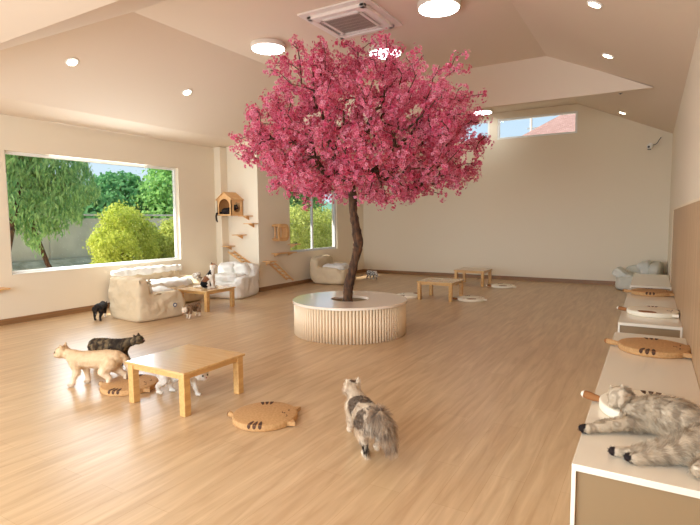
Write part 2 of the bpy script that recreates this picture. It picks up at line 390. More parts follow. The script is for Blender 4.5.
bm = bmesh.new(); cyl(bm, (0, 0, .15), .268, .268, .30, 40); from_bm('soil', bm, soil, pl)

rng = np.random.default_rng(7)
tr = thing('blossom_tree', 'artificial tree covered in pink blossom growing from the round planter', 'tree', (PX, PY, 0))
tp = np.array([(-.03, 0, .30), (-.035, 0, .45), (-.02, 0, .62), (.05, 0, .86), (.12, 0, 1.10), (.135, 0, 1.2), (.10, 0, 1.4), (.06, 0, 1.60), (.05, 0, 1.83), (.02, 0, 1.98)])
trr = np.array([.075, .066, .060, .056, .056, .068, .055, .052, .053, .06])
t_ = np.linspace(0, len(tp)-1, 46); TP = np.array([np.interp(t_, range(len(tp)), tp[:, k]) for k in range(3)]).T
TR = np.interp(t_, range(len(tp)), trr)*(1+.09*rng.standard_normal(46).cumsum()*0+.05*rng.standard_normal(46))
V, F = tubes([(TP, TR)], 16); ang = rng.uniform(-1, 1, len(V)); V += .004*rng.standard_normal(V.shape); from_np('trunk', V, F, bark, tr, smooth=True)
# crown targets (local to the tree): flat-bottomed dome
C0 = np.array([.02, 0, 2.02])
CC = np.array([.13, .08, 2.40])
def crown_pts(n):
    out = []
    while len(out) < n:
        d = rng.standard_normal(3); d /= np.linalg.norm(d)
        k = (abs(d[0])**2.2+abs(d[1])**2.2+abs(d[2])**2.2)**(-1/2.2); rad = rng.uniform(.12, 1)**.36*(1+.06*rng.standard_normal())
        if d[2] < 0 and rng.random() < .35: continue
        p = CC+d*k*rad*np.array([1.58, 1.42, 1.36 if d[2] > 0 else .72])
        h = np.hypot(p[0], p[1])
        if h < .42 and p[2] < 2.35: continue
        if p[2] < 1.68 or p[2] > 3.82 or np.linalg.norm(p-C0) < .4: continue
        out.append(p)
    return np.array(out)
targets = crown_pts(900)
nodes = [C0.copy()*1.0]; par = [-1]; plen = [0.]; root_of = [-1]
mains = [(-.60, -.20, .12), (-.35, .45, .52), (.05, -.50, .45), (.60, .10, .38), (.45, -.35, .14), (.14, .30, .80), (-.25, -.20, .65)]
for i, mpt in enumerate(mains):
    a = len(nodes); q = C0+np.array(mpt)*.55; q[2] = C0[2]+mpt[2]*.45; nodes.append(q); par.append(0); plen.append(.3); root_of.append(i)
    nodes.append(C0+np.array(mpt)); par.append(a); plen.append(.8); root_of.append(i)
order = np.argsort(np.linalg.norm(targets-C0, axis=1)); tips = []
for ti in order:
    T = targets[ti]; N = np.array(nodes); d = np.linalg.norm(N-T, axis=1); cost = d+.32*np.array(plen); cost[0] = 9
    outward = (np.linalg.norm(N-C0, axis=1) < np.linalg.norm(T-C0)+.02); cost = np.where(outward, cost, 9+cost)
    j = int(np.argmin(cost)); steps = max(2, int(d[j]/.11)); p0 = N[j]
    bend = rng.standard_normal(3)*.05*d[j]+np.array([0, 0, .10*d[j]])
    prev = j
    for k in range(1, steps+1):
        f = k/steps; p = p0+(T-p0)*f+bend*math.sin(PI*f)+rng.standard_normal(3)*.012
        nodes.append(p); par.append(prev); plen.append(plen[prev]+d[j]/steps); root_of.append(root_of[j]); prev = len(nodes)-1
    tips.append(prev)
N = np.array(nodes); cnt = np.zeros(len(N))
for t in tips:
    i = t
    while i >= 0: cnt[i] += 1; i = par[i]
RAD = .0042*cnt**.46; RAD = np.minimum(RAD, .05)
children = {}
for i, p in enumerate(par): children.setdefault(p, []).append(i)
paths = {i: [] for i in range(len(mains))}; twig = []
stack = [(0, c) for c in children[0]]
while stack:
    s, c = stack.pop(); pth = [s, c]; cur = c
    while cur in children:
        ch = sorted(children[cur], key=lambda k: -cnt[k])
        for o_ in ch[1:]: stack.append((cur, o_))
        cur = ch[0]; pth.append(cur)
    P = N[pth].copy(); Rr = RAD[pth].copy(); Rr[0] = min(Rr[0], Rr[1]*1.1)
    (paths[root_of[c]] if Rr[1] > .014 else twig).append((P, Rr))
for i in paths:
    if paths[i]:
        V, F = tubes(paths[i], 8); from_np('branch', V, F, bark, tr, smooth=True)
V, F = tubes(twig, 5); o = from_np('twigs', V, F, bark, tr); o['kind'] = 'stuff'
# blossoms
cent = []; 
for t in tips:
    i = t; L_ = 0
    spray = []
    for k in range(int(rng.integers(3, 7))):
        spray.append(N[i]); i = par[i]
        if i < 0 or cnt[i] > 9: break
    for s in spray:
        for q in range(int(rng.integers(1, 3))): cent.append((s+rng.standard_normal(3)*.035, rng.uniform(.045, .075)))
cp = np.array([c[0] for c in cent]); cr = np.array([c[1] for c in cent])
NF = 9; idx = np.repeat(np.arange(len(cp)), NF); M = len(idx)
nd = rng.standard_normal((M, 3)); nd /= np.linalg.norm(nd, axis=1)[:, None]
fc = cp[idx]+nd*(cr[idx]*rng.uniform(.65, 1.05, M))[:, None]
keep = fc[:, 2] < CZ-.03; fc = fc[keep]; nd = nd[keep]; idx = idx[keep]; M = len(fc)
uu = np.cross(nd, rng.standard_normal((M, 3))); uu /= np.linalg.norm(uu, axis=1)[:, None]; vv = np.cross(nd, uu)
fr = rng.uniform(.017, .024, M); V = np.zeros((M, 5, 4, 3)); Cc = np.zeros((M, 5, 4, 3))
tone = rng.uniform(0, 1, M)*.4+rng.uniform(0, 1, len(cp))[idx]*.6
deep = np.array(lin(226, 76, 120)[:3]); pale = np.array(lin(254, 188, 206)[:3]); core = np.array(lin(180, 38, 80)[:3])
pc = deep[None]*(1-tone)[:, None]+pale[None]*tone[:, None]
for k in range(5):
    a = 2*PI*k/5
    for j, (rr, da, hh, isc) in enumerate([(.0, 0, 0, 1), (.75, -.55, .25, 0), (1.08, 0, .38, 0), (.75, .55, .25, 0)]):
        V[:, k, j] = fc+(uu*math.cos(a+da)+vv*math.sin(a+da))*(fr*rr)[:, None]+nd*(fr*hh)[:, None]
        Cc[:, k, j] = core if isc else pc
F = np.arange(M*20).reshape(-1, 4)
o = from_np('blossoms', V.reshape(-1, 3), F, petal_m, tr, Cc.reshape(-1, 3)); o['kind'] = 'stuff'

# ================================================================ BENCHES
def bench(y0, y1, label):
    Lb = y1-y0; x0, x1 = -.26, XR-.021
    r = thing('low_bench_cabinet', label, 'bench', (x0, y0, 0), group='white bench cabinets along the right wall')
    wd = x1-x0
    B('bench_top', (wd/2, Lb/2, .435), (wd, Lb, .03), lam, r, .003)
    B('side_panel', (.009, Lb/2, .21), (.018, Lb-.004, .42), lam, r, .002)
    B('side_panel', (wd-.009, Lb/2, .21), (.018, Lb-.004, .42), lam, r, .002)
    B('end_panel', (wd/2, .03, .21), (wd-.037, .02, .418), lam_side, r)
    B('end_panel', (wd/2, Lb-.03, .21), (wd-.037, .02, .418), lam_side, r)
    B('divider', (wd/2, Lb/2, .21), (wd-.037, .02, .418), lam_side, r)
    return r
bench(2.29, 5.23, 'long white bench cabinet nearest the camera, with the fluffy cat lying on it')
bench(5.74, 8.65, 'white bench cabinet in the middle of the row, with brown and white pads')
bench(9.0, 10.97, 'empty white bench cabinet farthest away, next to the corner bean bag')

# ================================================================ TABLES
def table(x, y, rz, label, group='low pine tables', sx=.70, sy=.68, h=.35):
    r = thing('low_table', label, 'table', (x, y, 0), rz, group)
    bm = bmesh.new(); box(bm, (0, 0, h-.011), (sx, sy, .022), .004); from_bm('tabletop', bm, pine_x, r)
    bm = bmesh.new()
    for s in (-1, 1):
        box(bm, (0, s*(sy/2-.035), h-.042), (sx-.13, .022, .038)); box(bm, (s*(sx/2-.035), 0, h-.042), (.022, sy-.13, .038))
    from_bm('apron', bm, pine, r)
    for a in (-1, 1):
        for b in (-1, 1): B('leg', (a*(sx/2-.045), b*(sy/2-.045), (h-.023)/2), (.062, .062, h-.023), pine, r, .004)
    return r
T1 = table(-3.36, 2.925, 0, 'low square pine table in the left foreground')
dup(T1, (-6.60, 6.24, 0), 0, 'low pine table in front of the bean bags with a cat sitting on it')
dup(T1, (-3.41, 9.10, 0), 0, 'low pine table just behind the planter, right of the tree trunk')
dup(T1, (-3.50, 11.44, 0), 0, 'farthest low pine table, close to the back wall')

# ================================================================ CAT SCRATCHER PADS
def pad(name, style, x, y, z, rz, label, r=.25, tl_=1.0):
    R_ = thing(name, label, 'scratcher pad', (x, y, z), rz, 'round cat scratcher pads')
    body = {'brown': cardb, 'white': cream}[style]; acc = {'brown': stripe, 'white': brown_felt}[style]
    bm = bmesh.new(); cyl(bm, (0, 0, .025), r, r, .05, 56, bev=.012); from_bm('pad_body', bm, body, R_, True)
    # tail at -x, ears at +x
    P = np.array([(-r+.01, 0, .026), (-r-.03*tl_, .01, .027), (-r-.06*tl_, .018, .03), (-r-.085*tl_, .02, .034), (-r-.10*tl_, .02, .036)]); rr = [.016, .021, .023, .021, .008]
    V, F = tubes([(P, rr)], 12); tl = from_np('tail', V, F, brown_felt if style == 'white' else cardb, R_, smooth=True)
    V, F = tubes([(P[3:]-np.array([.004, 0, 0]), [.0235, .010])], 12); from_np('tail_tip', V, F, cream if style == 'white' else brown_felt, tl, smooth=True)
    for s in (-1, 1):
        bm = bmesh.new(); a = s*.52; d = Vector((math.cos(a), math.sin(a), 0)); n_ = Vector((-d.y, d.x, 0))
        p = d*(r-.012); prism(bm, [p-n_*.04+Vector((0, 0, .012)), p+n_*.04+Vector((0, 0, .012)), p+d*.062+n_*s*.01+Vector((0, 0, .012))], (0, 0, .03))
        from_bm('ear', bm, body if s < 0 else (brown_felt if style == 'white' else cardb), R_)
    # side stripes, wrapped over the rim
    for s in (-1, 1):
        if style == 'white' and s == -1:
            bm = bmesh.new(); t = bmesh.new(); bmesh.ops.create_cone(t, cap_ends=True, segments=28, radius1=1, radius2=1, depth=1)
            bmesh.ops.scale(t, vec=(.088, .050, .006), verts=t.verts); bmesh.ops.translate(t, vec=(-.03, -r+.062, .0515), verts=t.verts); join(bm, t); from_bm('patch', bm, brown_felt, R_); 
            continue
        for k in range(3):
            a = s*(PI/2+.12)+(k-1)*.17
            d = Vector((math.cos(a), math.sin(a), 0)); n_ = Vector((-d.y, d.x, 0)); bm = bmesh.new()
            prof = [(r-.075, .0512, .003), (r-.045, .0512, .011), (r-.016, .0512, .013), (r-.003, .044, .013), (r+.0015, .033, .012), (r+.0015, .022, .004)]
            vs = [(bm.verts.new(d*q[0]+n_*q[2]+Vector((0, 0, q[1]))), bm.verts.new(d*q[0]-n_*q[2]+Vector((0, 0, q[1])))) for q in prof]
            for i in range(len(vs)-1): bm.faces.new((vs[i][0], vs[i][1], vs[i+1][1], vs[i+1][0]))
            geo = bmesh.ops.extrude_face_region(bm, geom=bm.faces[:]); vv_ = [g for g in geo['geom'] if isinstance(g, bmesh.types.BMVert)]; bmesh.ops.translate(bm, vec=d*.0015+Vector((0, 0, .0015)), verts=vv_)
            from_bm('stripe', bm, stripe, R_)
    # face near +x
    for sd in (-1, 1):
        bm = bmesh.new(); f = r*.66; vs = []
        for k in range(7):
            a = -1.1+k*.367; x_ = f+.016*math.cos(a); y_ = sd*.055+.018*math.sin(a)
            vs.append((x_, y_))
        V, F = tubes([(np.array([(a_, b_, .0508) for a_, b_ in vs]), [.0022]*7)], 6); from_np('eye', V, F, stripe, R_)
    bm = bmesh.new(); prism(bm, [(f-.008, -.01, .0503), (f-.008, .01, .0503), (f-.022, 0, .0503)], (0, 0, .0015)); from_bm('nose', bm, stripe, R_)
    V, F = tubes([(np.array([(f-.022, 0, .0508), (f-.034, .010, .0508), (f-.030, .022, .0508)]), [.002]*3)], 6); mo = from_np('mouth', V, F, stripe, R_)
    return R_
pb = pad('scratcher_pad', 'brown', .045, 4.62, .45, -.05, 'brown round cat scratcher pad on the far half of the nearest bench')
dup(pb, (.03, 8.07, .45), .05, 'brown round scratcher pad at the far end of the middle bench')
pf = pad('scratcher_pad', 'brown', -4.02, 2.84, 0, .5, 'brown round scratcher pad on the floor behind the foreground table leg', .245, .45)
dup(pf, (-2.47, 2.88, 0), .5, 'brown round scratcher pad on the floor between foreground table and longhaired cat')
pw = pad('scratcher_pad', 'white', .04, 6.40, .45, -.12, 'white round scratcher pad with brown patch on the middle bench')
dup(pw, (-4.02, 9.02, 0), 2.8, 'white scratcher pad on the floor half hidden behind the planter')
dup(pw, (-2.84, 9.17, 0), .5, 'white scratcher pad on the floor right of the table behind the planter')
dup(pw, (-2.78, 11.28, 0), .4, 'white scratcher pad on the floor right of the farthest table')
dup(pw, (.03, 3.10, .45), -.12, 'white scratcher pad under the head of the lying fluffy cat')

# ================================================================ SOFT SHAPES (one remeshed surface)
def remesh(verts_faces_bm, voxel, smooth_it=4):
    me = bpy.data.meshes.new('rm'); verts_faces_bm.to_mesh(me); verts_faces_bm.free()
    o = bpy.data.objects.new('rm', me); COL.objects.link(o)
    md = o.modifiers.new('r', 'REMESH'); md.mode = 'VOXEL'; md.voxel_size = voxel
    if smooth_it:
        sm = o.modifiers.new('s', 'SMOOTH'); sm.iterations = smooth_it; sm.factor = .5
    dg = bpy.context.evaluated_depsgraph_get(); m2 = bpy.data.meshes.new_from_object(o.evaluated_get(dg))
    bpy.data.objects.remove(o); bpy.data.meshes.remove(me); m2.shade_smooth(); return m2
def puff(bm, c, s, rot=None, e=.55):
    """superellipsoid cushion"""
    t = bmesh.new(); bmesh.ops.create_cube(t, size=2); bmesh.ops.subdivide_edges(t, edges=t.edges[:], cuts=9, use_grid_fill=True)
    for v in t.verts:
        d = v.co.normalized(); p = 2/e
        k = (abs(d.x)**p+abs(d.y)**p+abs(d.z)**p)**(-1/p); v.co = Vector((d.x*k*s[0]/2, d.y*k*s[1]/2, d.z*k*s[2]/2))
    if rot is not None: bmesh.ops.transform(t, matrix=rot, verts=t.verts)
    bmesh.ops.translate(t, vec=c, verts=t.verts); join(bm, t)
def wrinkle(me, amp, freq, seed, zmin=.02):
    for v in me.vertices:
        p = v.co*freq+Vector((seed, seed*2, 0)); k = mnoise.noise(p)+.6*abs(mnoise.noise(p*2.3))-.3
        v.co += v.normal*(amp*k*min(1, max(0, (v.co.z-zmin)*8)))
        if v.co.z < 0: v.co.z = 0
def beanbag(loc, rz, label, parts, cushion, m, mc, seed, tagpos=None):
    """faces +y local; parts = body puffs; cushion = seat/back cushions (each a part)"""
    r = thing('bean_bag_sofa', label, 'bean bag', loc, rz, 'bean bag sofas')
    bm = bmesh.new()
    for c, s, e in parts: puff(bm, c, s, None, e)
    me = remesh(bm, .02, 3); wrinkle(me, .034, 6, seed)
    z0 = min(v.co.z for v in me.vertices)
    for v in me.vertices:
        v.co.z -= z0
    body = new_obj('sofa_body', me, m, r)
    for nm, c, s, rx in cushion:
        bm = bmesh.new(); puff(bm, c, s, rx, .45); me = remesh(bm, .02, 3); wrinkle(me, .030, 9, seed+3, -1); new_obj(nm, me, mc, r)
    if tagpos:
        q = tagpos[0]; xs = max(v.co.x for v in body.data.vertices if abs(v.co.y-q[1]) < .03 and abs(v.co.z-q[2]) < .03); tagpos = ((xs+.002, q[1], q[2]), tagpos[1])
        bm = bmesh.new(); cyl(bm, tagpos[0], .032, .032, .006, 24, axis=tagpos[1]); o = from_bm('round_label', bm, blue_m, r)
        bm = bmesh.new(); c = Vector(tagpos[0])+Vector(tagpos[1])*.004; cyl(bm, c, .018, .018, .004, 20, axis=tagpos[1]); from_bm('label_emblem', bm, cream, o)
    return r
RX = lambda a: Matrix.Rotation(a, 4, 'X')
# armchair: body width .95, depth .8, facing +y
arm_parts = [((0, .04, .16), (.88, .82, .34), .22), ((0, -.28, .32), (.87, .25, .66), .27), ((-.345, .02, .205), (.19, .78, .41), .3), ((.345, .02, .205), (.19, .78, .41), .3)]
beanbag((-6.84, 5.20, 0), -.10, 'large beige bean bag armchair seen from behind with round blue label', arm_parts,
        [('seat_cushion', (0, .12, .37), (.52, .52, .14), None), ('back_cushion', (0, -.10, .45), (.50, .15, .22), RX(-.2))], beige_fab, white_fab, 1.0, ((.440, .20, .20), (1, 0, 0)))
# long sofa against the left wall, facing +x  (local width along y of the world)
beanbag((-7.70, 6.12, 0), -PI/2, 'long cream bean bag sofa against the wall under the big window',
        [((0, .06, .17), (1.56, .80, .36), .35), ((0, -.28, .36), (1.50, .2, .50), .45), ((-.70, .0, .24), (.2, .74, .44), .5), ((.70, .0, .24), (.2, .74, .44), .5)],
        [('back_roll', (0, -.26, .60), (1.5, .17, .15), None), ('seat_cushion', (0, .1, .37), (1.1, .6, .16), None)], beige_fab, white_fab, 5.0)
beanbag((-7.22, 7.50, 0), PI+.28, 'pale bean bag armchair in the nook below the cat ladder', arm_parts,
        [('seat_cushion', (0, .10, .38), (.60, .56, .17), None), ('back_cushion', (-.16, -.14, .50), (.34, .17, .30), RX(-.25)), ('back_cushion', (.17, -.14, .50), (.34, .17, .30), RX(-.25))], white_fab, white_fab, 9.0)
beanbag((-6.58, 10.28, 0), -PI/2+.15, 'beige bean bag sofa under the sliding window behind the tree trunk',
        [((0, .05, .17), (1.0, .84, .36), .35), ((0, -.30, .34), (.98, .26, .60), .45), ((-.40, .0, .24), (.2, .74, .42), .5), ((.40, .0, .22), (.2, .74, .38), .5)],
        [('seat_cushion', (.1, .12, .38), (.6, .56, .16), None)], beige_fab, white_fab, 13.0)
beanbag((-.18, 12.20, 0), PI/2-.1, 'pale grey bean bag slumped in the back right corner',
        [((0, .03, .15), (.88, .80, .32), .4), ((0, -.28, .32), (.84, .24, .56), .5), ((.34, .0, .26), (.2, .66, .46), .5)],
        [('back_cushion', (.0, -.10, .46), (.7, .24, .28), RX(-.3)), ('throw_cushion', (-.1, .28, .30), (.5, .4, .2), RX(.5))], mat('grey_canvas', lin(206, 204, 190), .9, bump=(30, .25)), mat('pale_canvas', lin(216, 216, 206), .9, bump=(30, .25)), 17.0)

# ================================================================ WALL CAT FURNITURE
def step_shelf(loc, rz, label, L=.24, W=.2):
    """triangular-side wooden step projecting +y local from a wall at y=0"""
    r = thing('cat_step', label, 'cat shelf', loc, rz, 'wooden cat steps on the walls')
    B('step_board', (0, W/2, 0), (L, W, .018), ply, r, .002)
    bm = bmesh.new(); prism(bm, [(-.01, 0, -.009), (-.01, W*.9, -.009), (-.01, 0, -.085)], (.02, 0, 0)); from_bm('bracket', bm, ply, r)
    return r
st = step_shelf((-7.36, W2Y, 1.60), PI, 'small wooden cat step just right of the gabled cat house')
dup(st, (-7.22, W2Y, 1.44), PI, 'highest of the triangular wooden steps left of the wall corner')
dup(st, (-7.55, W2Y, 1.20), PI, 'wooden cat step second highest on the nook wall')
dup(st, (-7.88, W2Y, .955), PI, 'wooden cat step just above the ladder in the nook')
dup(st, (-7.20, W2Y, .42), PI, 'lowest wooden step on the nook wall beside the pale bean bag')
dup(st, (W2X, 9.30, .96), -PI/2, 'wooden cat step just under the sliding window frame')
dup(st, (W2X, 8.42, .63), -PI/2, 'wooden cat step at the wall corner above the far ladder')
dup(st, (XL, 3.63, .55), -PI/2, 'wooden shelf tip on the left wall at the picture edge')
def shelf_long():
    r = thing('cat_walk_shelf', 'long wooden cat shelf on the wall below the round cat house', 'cat shelf', (W2X, 8.95, .78), -PI/2)
    B('board', (0, .09, 0), (.70, .18, .02), ply, r, .003)
    for x in (-.25, .25):
        bm = bmesh.new(); prism(bm, [(x-.01, 0, -.01), (x-.01, .15, -.01), (x-.01, 0, -.07)], (.02, 0, 0)); from_bm('bracket', bm, ply, r)
shelf_long()
def ladder(loc, rz, p0, p1, label):
    """p0,p1 (x,z) local ends on the wall plane; stands off the wall in +y"""
    r = thing('cat_ladder', label, 'cat ladder', loc, rz, 'small wooden cat ladders')
    d = Vector((p1[0]-p0[0], 0, p1[1]-p0[1])); L = d.length; a = math.atan2(d.z, d.x); R_ = Matrix.Rotation(-a, 4, 'Y'); c = Vector(((p0[0]+p1[0])/2, 0, (p0[1]+p1[1])/2))
    for y in (.012, .188): B('rail', c+Vector((0, y, 0)), (L, .022, .035), ply, r, .003, R_)
    n = 5
    for i in range(n):
        t = (i+.5)/n; B('rung', Vector((p0[0], .1, p0[1]))+d*t, (.035, .156, .016), ply, r, .002, R_)
    return r
ladder((0, W2Y, 0), PI, (7.80, .84), (7.26, .56), 'wooden cat ladder in the nook above the pale bean bag')
ladder((W2X, 0, 0), -PI/2, (-8.48, .60), (-9.12, .16), 'wooden cat ladder under the round cat house near the skirting')
# gabled house on the nook wall
def cat_house():
    r = thing('cat_house', 'gabled plywood cat house on the nook wall with a black cat inside', 'cat house', (-7.71, 8.02, 1.61))
    w, d, h, pk = .40, .36, .34, .47; t = .016
    B('floor_board', (0, 0, t/2), (w, d, t), ply, r, .002)
    B('back_board', (0, d/2-t/2, h/2), (w, t, h), ply, r)
    # front: gable board with wide arch opening
    arch = [(-w*.38, .03)]+[(w*.38*math.cos(PI-a*PI/10), .20+.15*math.sin(a*PI/10)) for a in range(11)]+[(w*.38, .03)]
    bm = holed([(-w/2, -d/2, t), (w/2, -d/2, t), (w/2, -d/2, h), (0, -d/2, pk), (-w/2, -d/2, h)], [[(x, -d/2, z) for x, z in arch]], (0, t, 0)); from_bm('gable_front', bm, ply, r)
    sq = [(.10*math.copysign(abs(math.cos(a))**.5, math.cos(a)), .175+.10*math.copysign(abs(math.sin(a))**.5, math.sin(a))) for a in np.linspace(0, 2*PI, 25)[:-1]]
    bm = holed([(w/2, -d/2, t), (w/2, d/2, t), (w/2, d/2, h), (w/2, -d/2, h)], [[(w/2, y, z) for y, z in sq]], (-t, 0, 0)); from_bm('side_window_board', bm, ply, r)
    B('side_board', (-w/2+t/2, 0, h/2), (t, d, h), ply, r)
    for s in (-1, 1):
        bm = bmesh.new(); prism(bm, [(s*(w/2+.025), -d/2-.02, h-.02), (0, -d/2-.02, pk+.01), (0, -d/2-.02, pk+.026), (s*(w/2+.03), -d/2-.02, h-.004)], (0, d+.02, 0)); from_bm('roof_panel', bm, ply, r)
cat_house()
def round_house():
    r = thing('round_cat_house', 'rounded plywood cat pod fixed to the wall left of the sliding window', 'cat house', (W2X, 8.80, 1.24))
    def sqc(rad, e, n=40): return [(rad*math.copysign(abs(math.cos(a))**e, math.cos(a)), rad*math.copysign(abs(math.sin(a))**e, math.sin(a))) for a in np.linspace(0, 2*PI, n+1)[:-1]]
    o = sqc(.19, .62); i = sqc(.172, .62); hsm = sqc(.122, .40); D = .18
    bm = holed([(D, y, z) for y, z in o], [[(D, y, z) for y, z in hsm]], (.016, 0, 0)); from_bm('front_board', bm, ply, r)
    bm = bmesh.new(); n = len(o)
    # shell open on the side facing the room's front (-y)
    a = [[bm.verts.new((x, *p)) for p in o] for x in (0, D)]; b = [[bm.verts.new((x, *p)) for p in i] for x in (0, D)]
    for k in range(n):
        ym = (o[k][0]+o[(k+1) % n][0])/2; zm = (o[k][1]+o[(k+1) % n][1])/2
        if ym < -.12 and abs(zm) < .13: continue
        k2 = (k+1) % n
        bm.faces.new((a[0][k], a[0][k2], a[1][k2], a[1][k])); bm.faces.new((b[0][k], b[1][k], b[1][k2], b[0][k2]))
        for x in (0, 1): bm.faces.new((a[x][k], a[x][k2], b[x][k2], b[x][k]))
    from_bm('shell', bm, ply, r)
    B('post', (D/2, -.165, 0), (.02, .02, .28), ply, r)
round_house()

# security camera
sc_ = thing('security_camera', 'small white and black security camera on the back wall near the corner', 'security camera', (-.085, YB, 3.02))
bm = bmesh.new(); cyl(bm, (0, -.012, .02), .045, .045, .024, 28, axis=(0, 1, 0)); from_bm('mount', bm, white_m, sc_)
V, F = tubes([(np.array([(0, -.02, .02), (0, -.06, .015), (-.01, -.085, -.005)]), [.012, .012, .012])], 10); from_np('arm', V, F, white_m, sc_)
bm = bmesh.new(); bmesh.ops.create_uvsphere(bm, u_segments=24, v_segments=16, radius=.058); bmesh.ops.translate(bm, vec=(-.015, -.11, -.02), verts=bm.verts); from_bm('camera_ball', bm, white_m, sc_, True)
bm = bmesh.new(); cyl(bm, (-.03, -.158, -.030), .026, .02, .02, 24, axis=(0, -1, -.1)); from_bm('lens', bm, dark, sc_)
bm = bmesh.new(); cyl(bm, (-.02, -.10, -.078), .04, .03, .015, 24); from_bm('lower_ring', bm, dark, sc_)
V, F = tubes([(np.array([(.04, -.012, .02), (.09, -.006, .03), (.13, -.006, .07), (.16, -.006, .13), (.185, -.006, .17)]), [.006]*5)], 8)
from_np('cable', V, F, dark, sc_)

# ================================================================ CATS
def caps(bm, a, b, ra, rb):
    a, b = Vector(a), Vector(b); n = max(2, int((b-a).length/(min(ra, rb)*.35))+1)
    for i in range(n):
        f = i/(n-1); t = bmesh.new(); bmesh.ops.create_icosphere(t, subdivisions=2, radius=ra+(rb-ra)*f); bmesh.ops.translate(t, vec=a.lerp(b, f), verts=t.verts); join(bm, t)
def chain(bm, pts):
    for p, q in zip(pts[:-1], pts[1:]): caps(bm, p[:3], q[:3], p[3], q[3])
def ear(bm, base, tip, w):
    base, tip = Vector(base), Vector(tip); t = bmesh.new(); h = (tip-base).length
    bmesh.ops.create_cone(t, cap_ends=True, segments=12, radius1=w, radius2=.003, depth=h*1.3); bmesh.ops.scale(t, vec=(1, .75, 1), verts=t.verts)
    q = Vector((0, 0, 1)).rotation_difference(tip-base).to_matrix().to_4x4(); bmesh.ops.transform(t, matrix=q, verts=t.verts)
    bmesh.ops.translate(t, vec=base.lerp(tip, .45), verts=t.verts); join(bm, t)
def add_head(bm, neck, look, upv, s=1.0, earlen=.045):
    """neck point, look direction, up; returns head frame"""
    f = Vector(look).normalized(); u = Vector(upv); u = (u-f*u.dot(f)).normalized(); l = u.cross(f)
    c = Vector(neck)
    P = lambda x, y, z: c+(f*x+l*y+u*z)*s
    t = bmesh.new(); bmesh.ops.create_icosphere(t, subdivisions=3, radius=1); bmesh.ops.scale(t, vec=(.052*s, .055*s, .047*s), verts=t.verts)
    M = Matrix((( f.x, l.x, u.x, 0), (f.y, l.y, u.y, 0), (f.z, l.z, u.z, 0), (0, 0, 0, 1))); bmesh.ops.transform(t, matrix=M, verts=t.verts); bmesh.ops.translate(t, vec=P(0, 0, 0), verts=t.verts); join(bm, t)
    caps(bm, P(.035, .012, -.014), P(.048, .010, -.018), .022*s, .019*s); caps(bm, P(.035, -.012, -.014), P(.048, -.010, -.018), .022*s, .019*s)
    caps(bm, P(.04, 0, -.002), P(.056, 0, -.008), .014*s, .010*s); caps(bm, P(.03, 0, -.03), P(.046, 0, -.032), .016*s, .012*s)
    for sd in (-1, 1):
        caps(bm, P(.012, sd*.035, -.014), P(.016, sd*.034, -.018), .024*s, .022*s)
        ear(bm, P(-.008, sd*.032, .028), P(-.012, sd*.046, .038+earlen), .024*s)
    return P, f, l, u
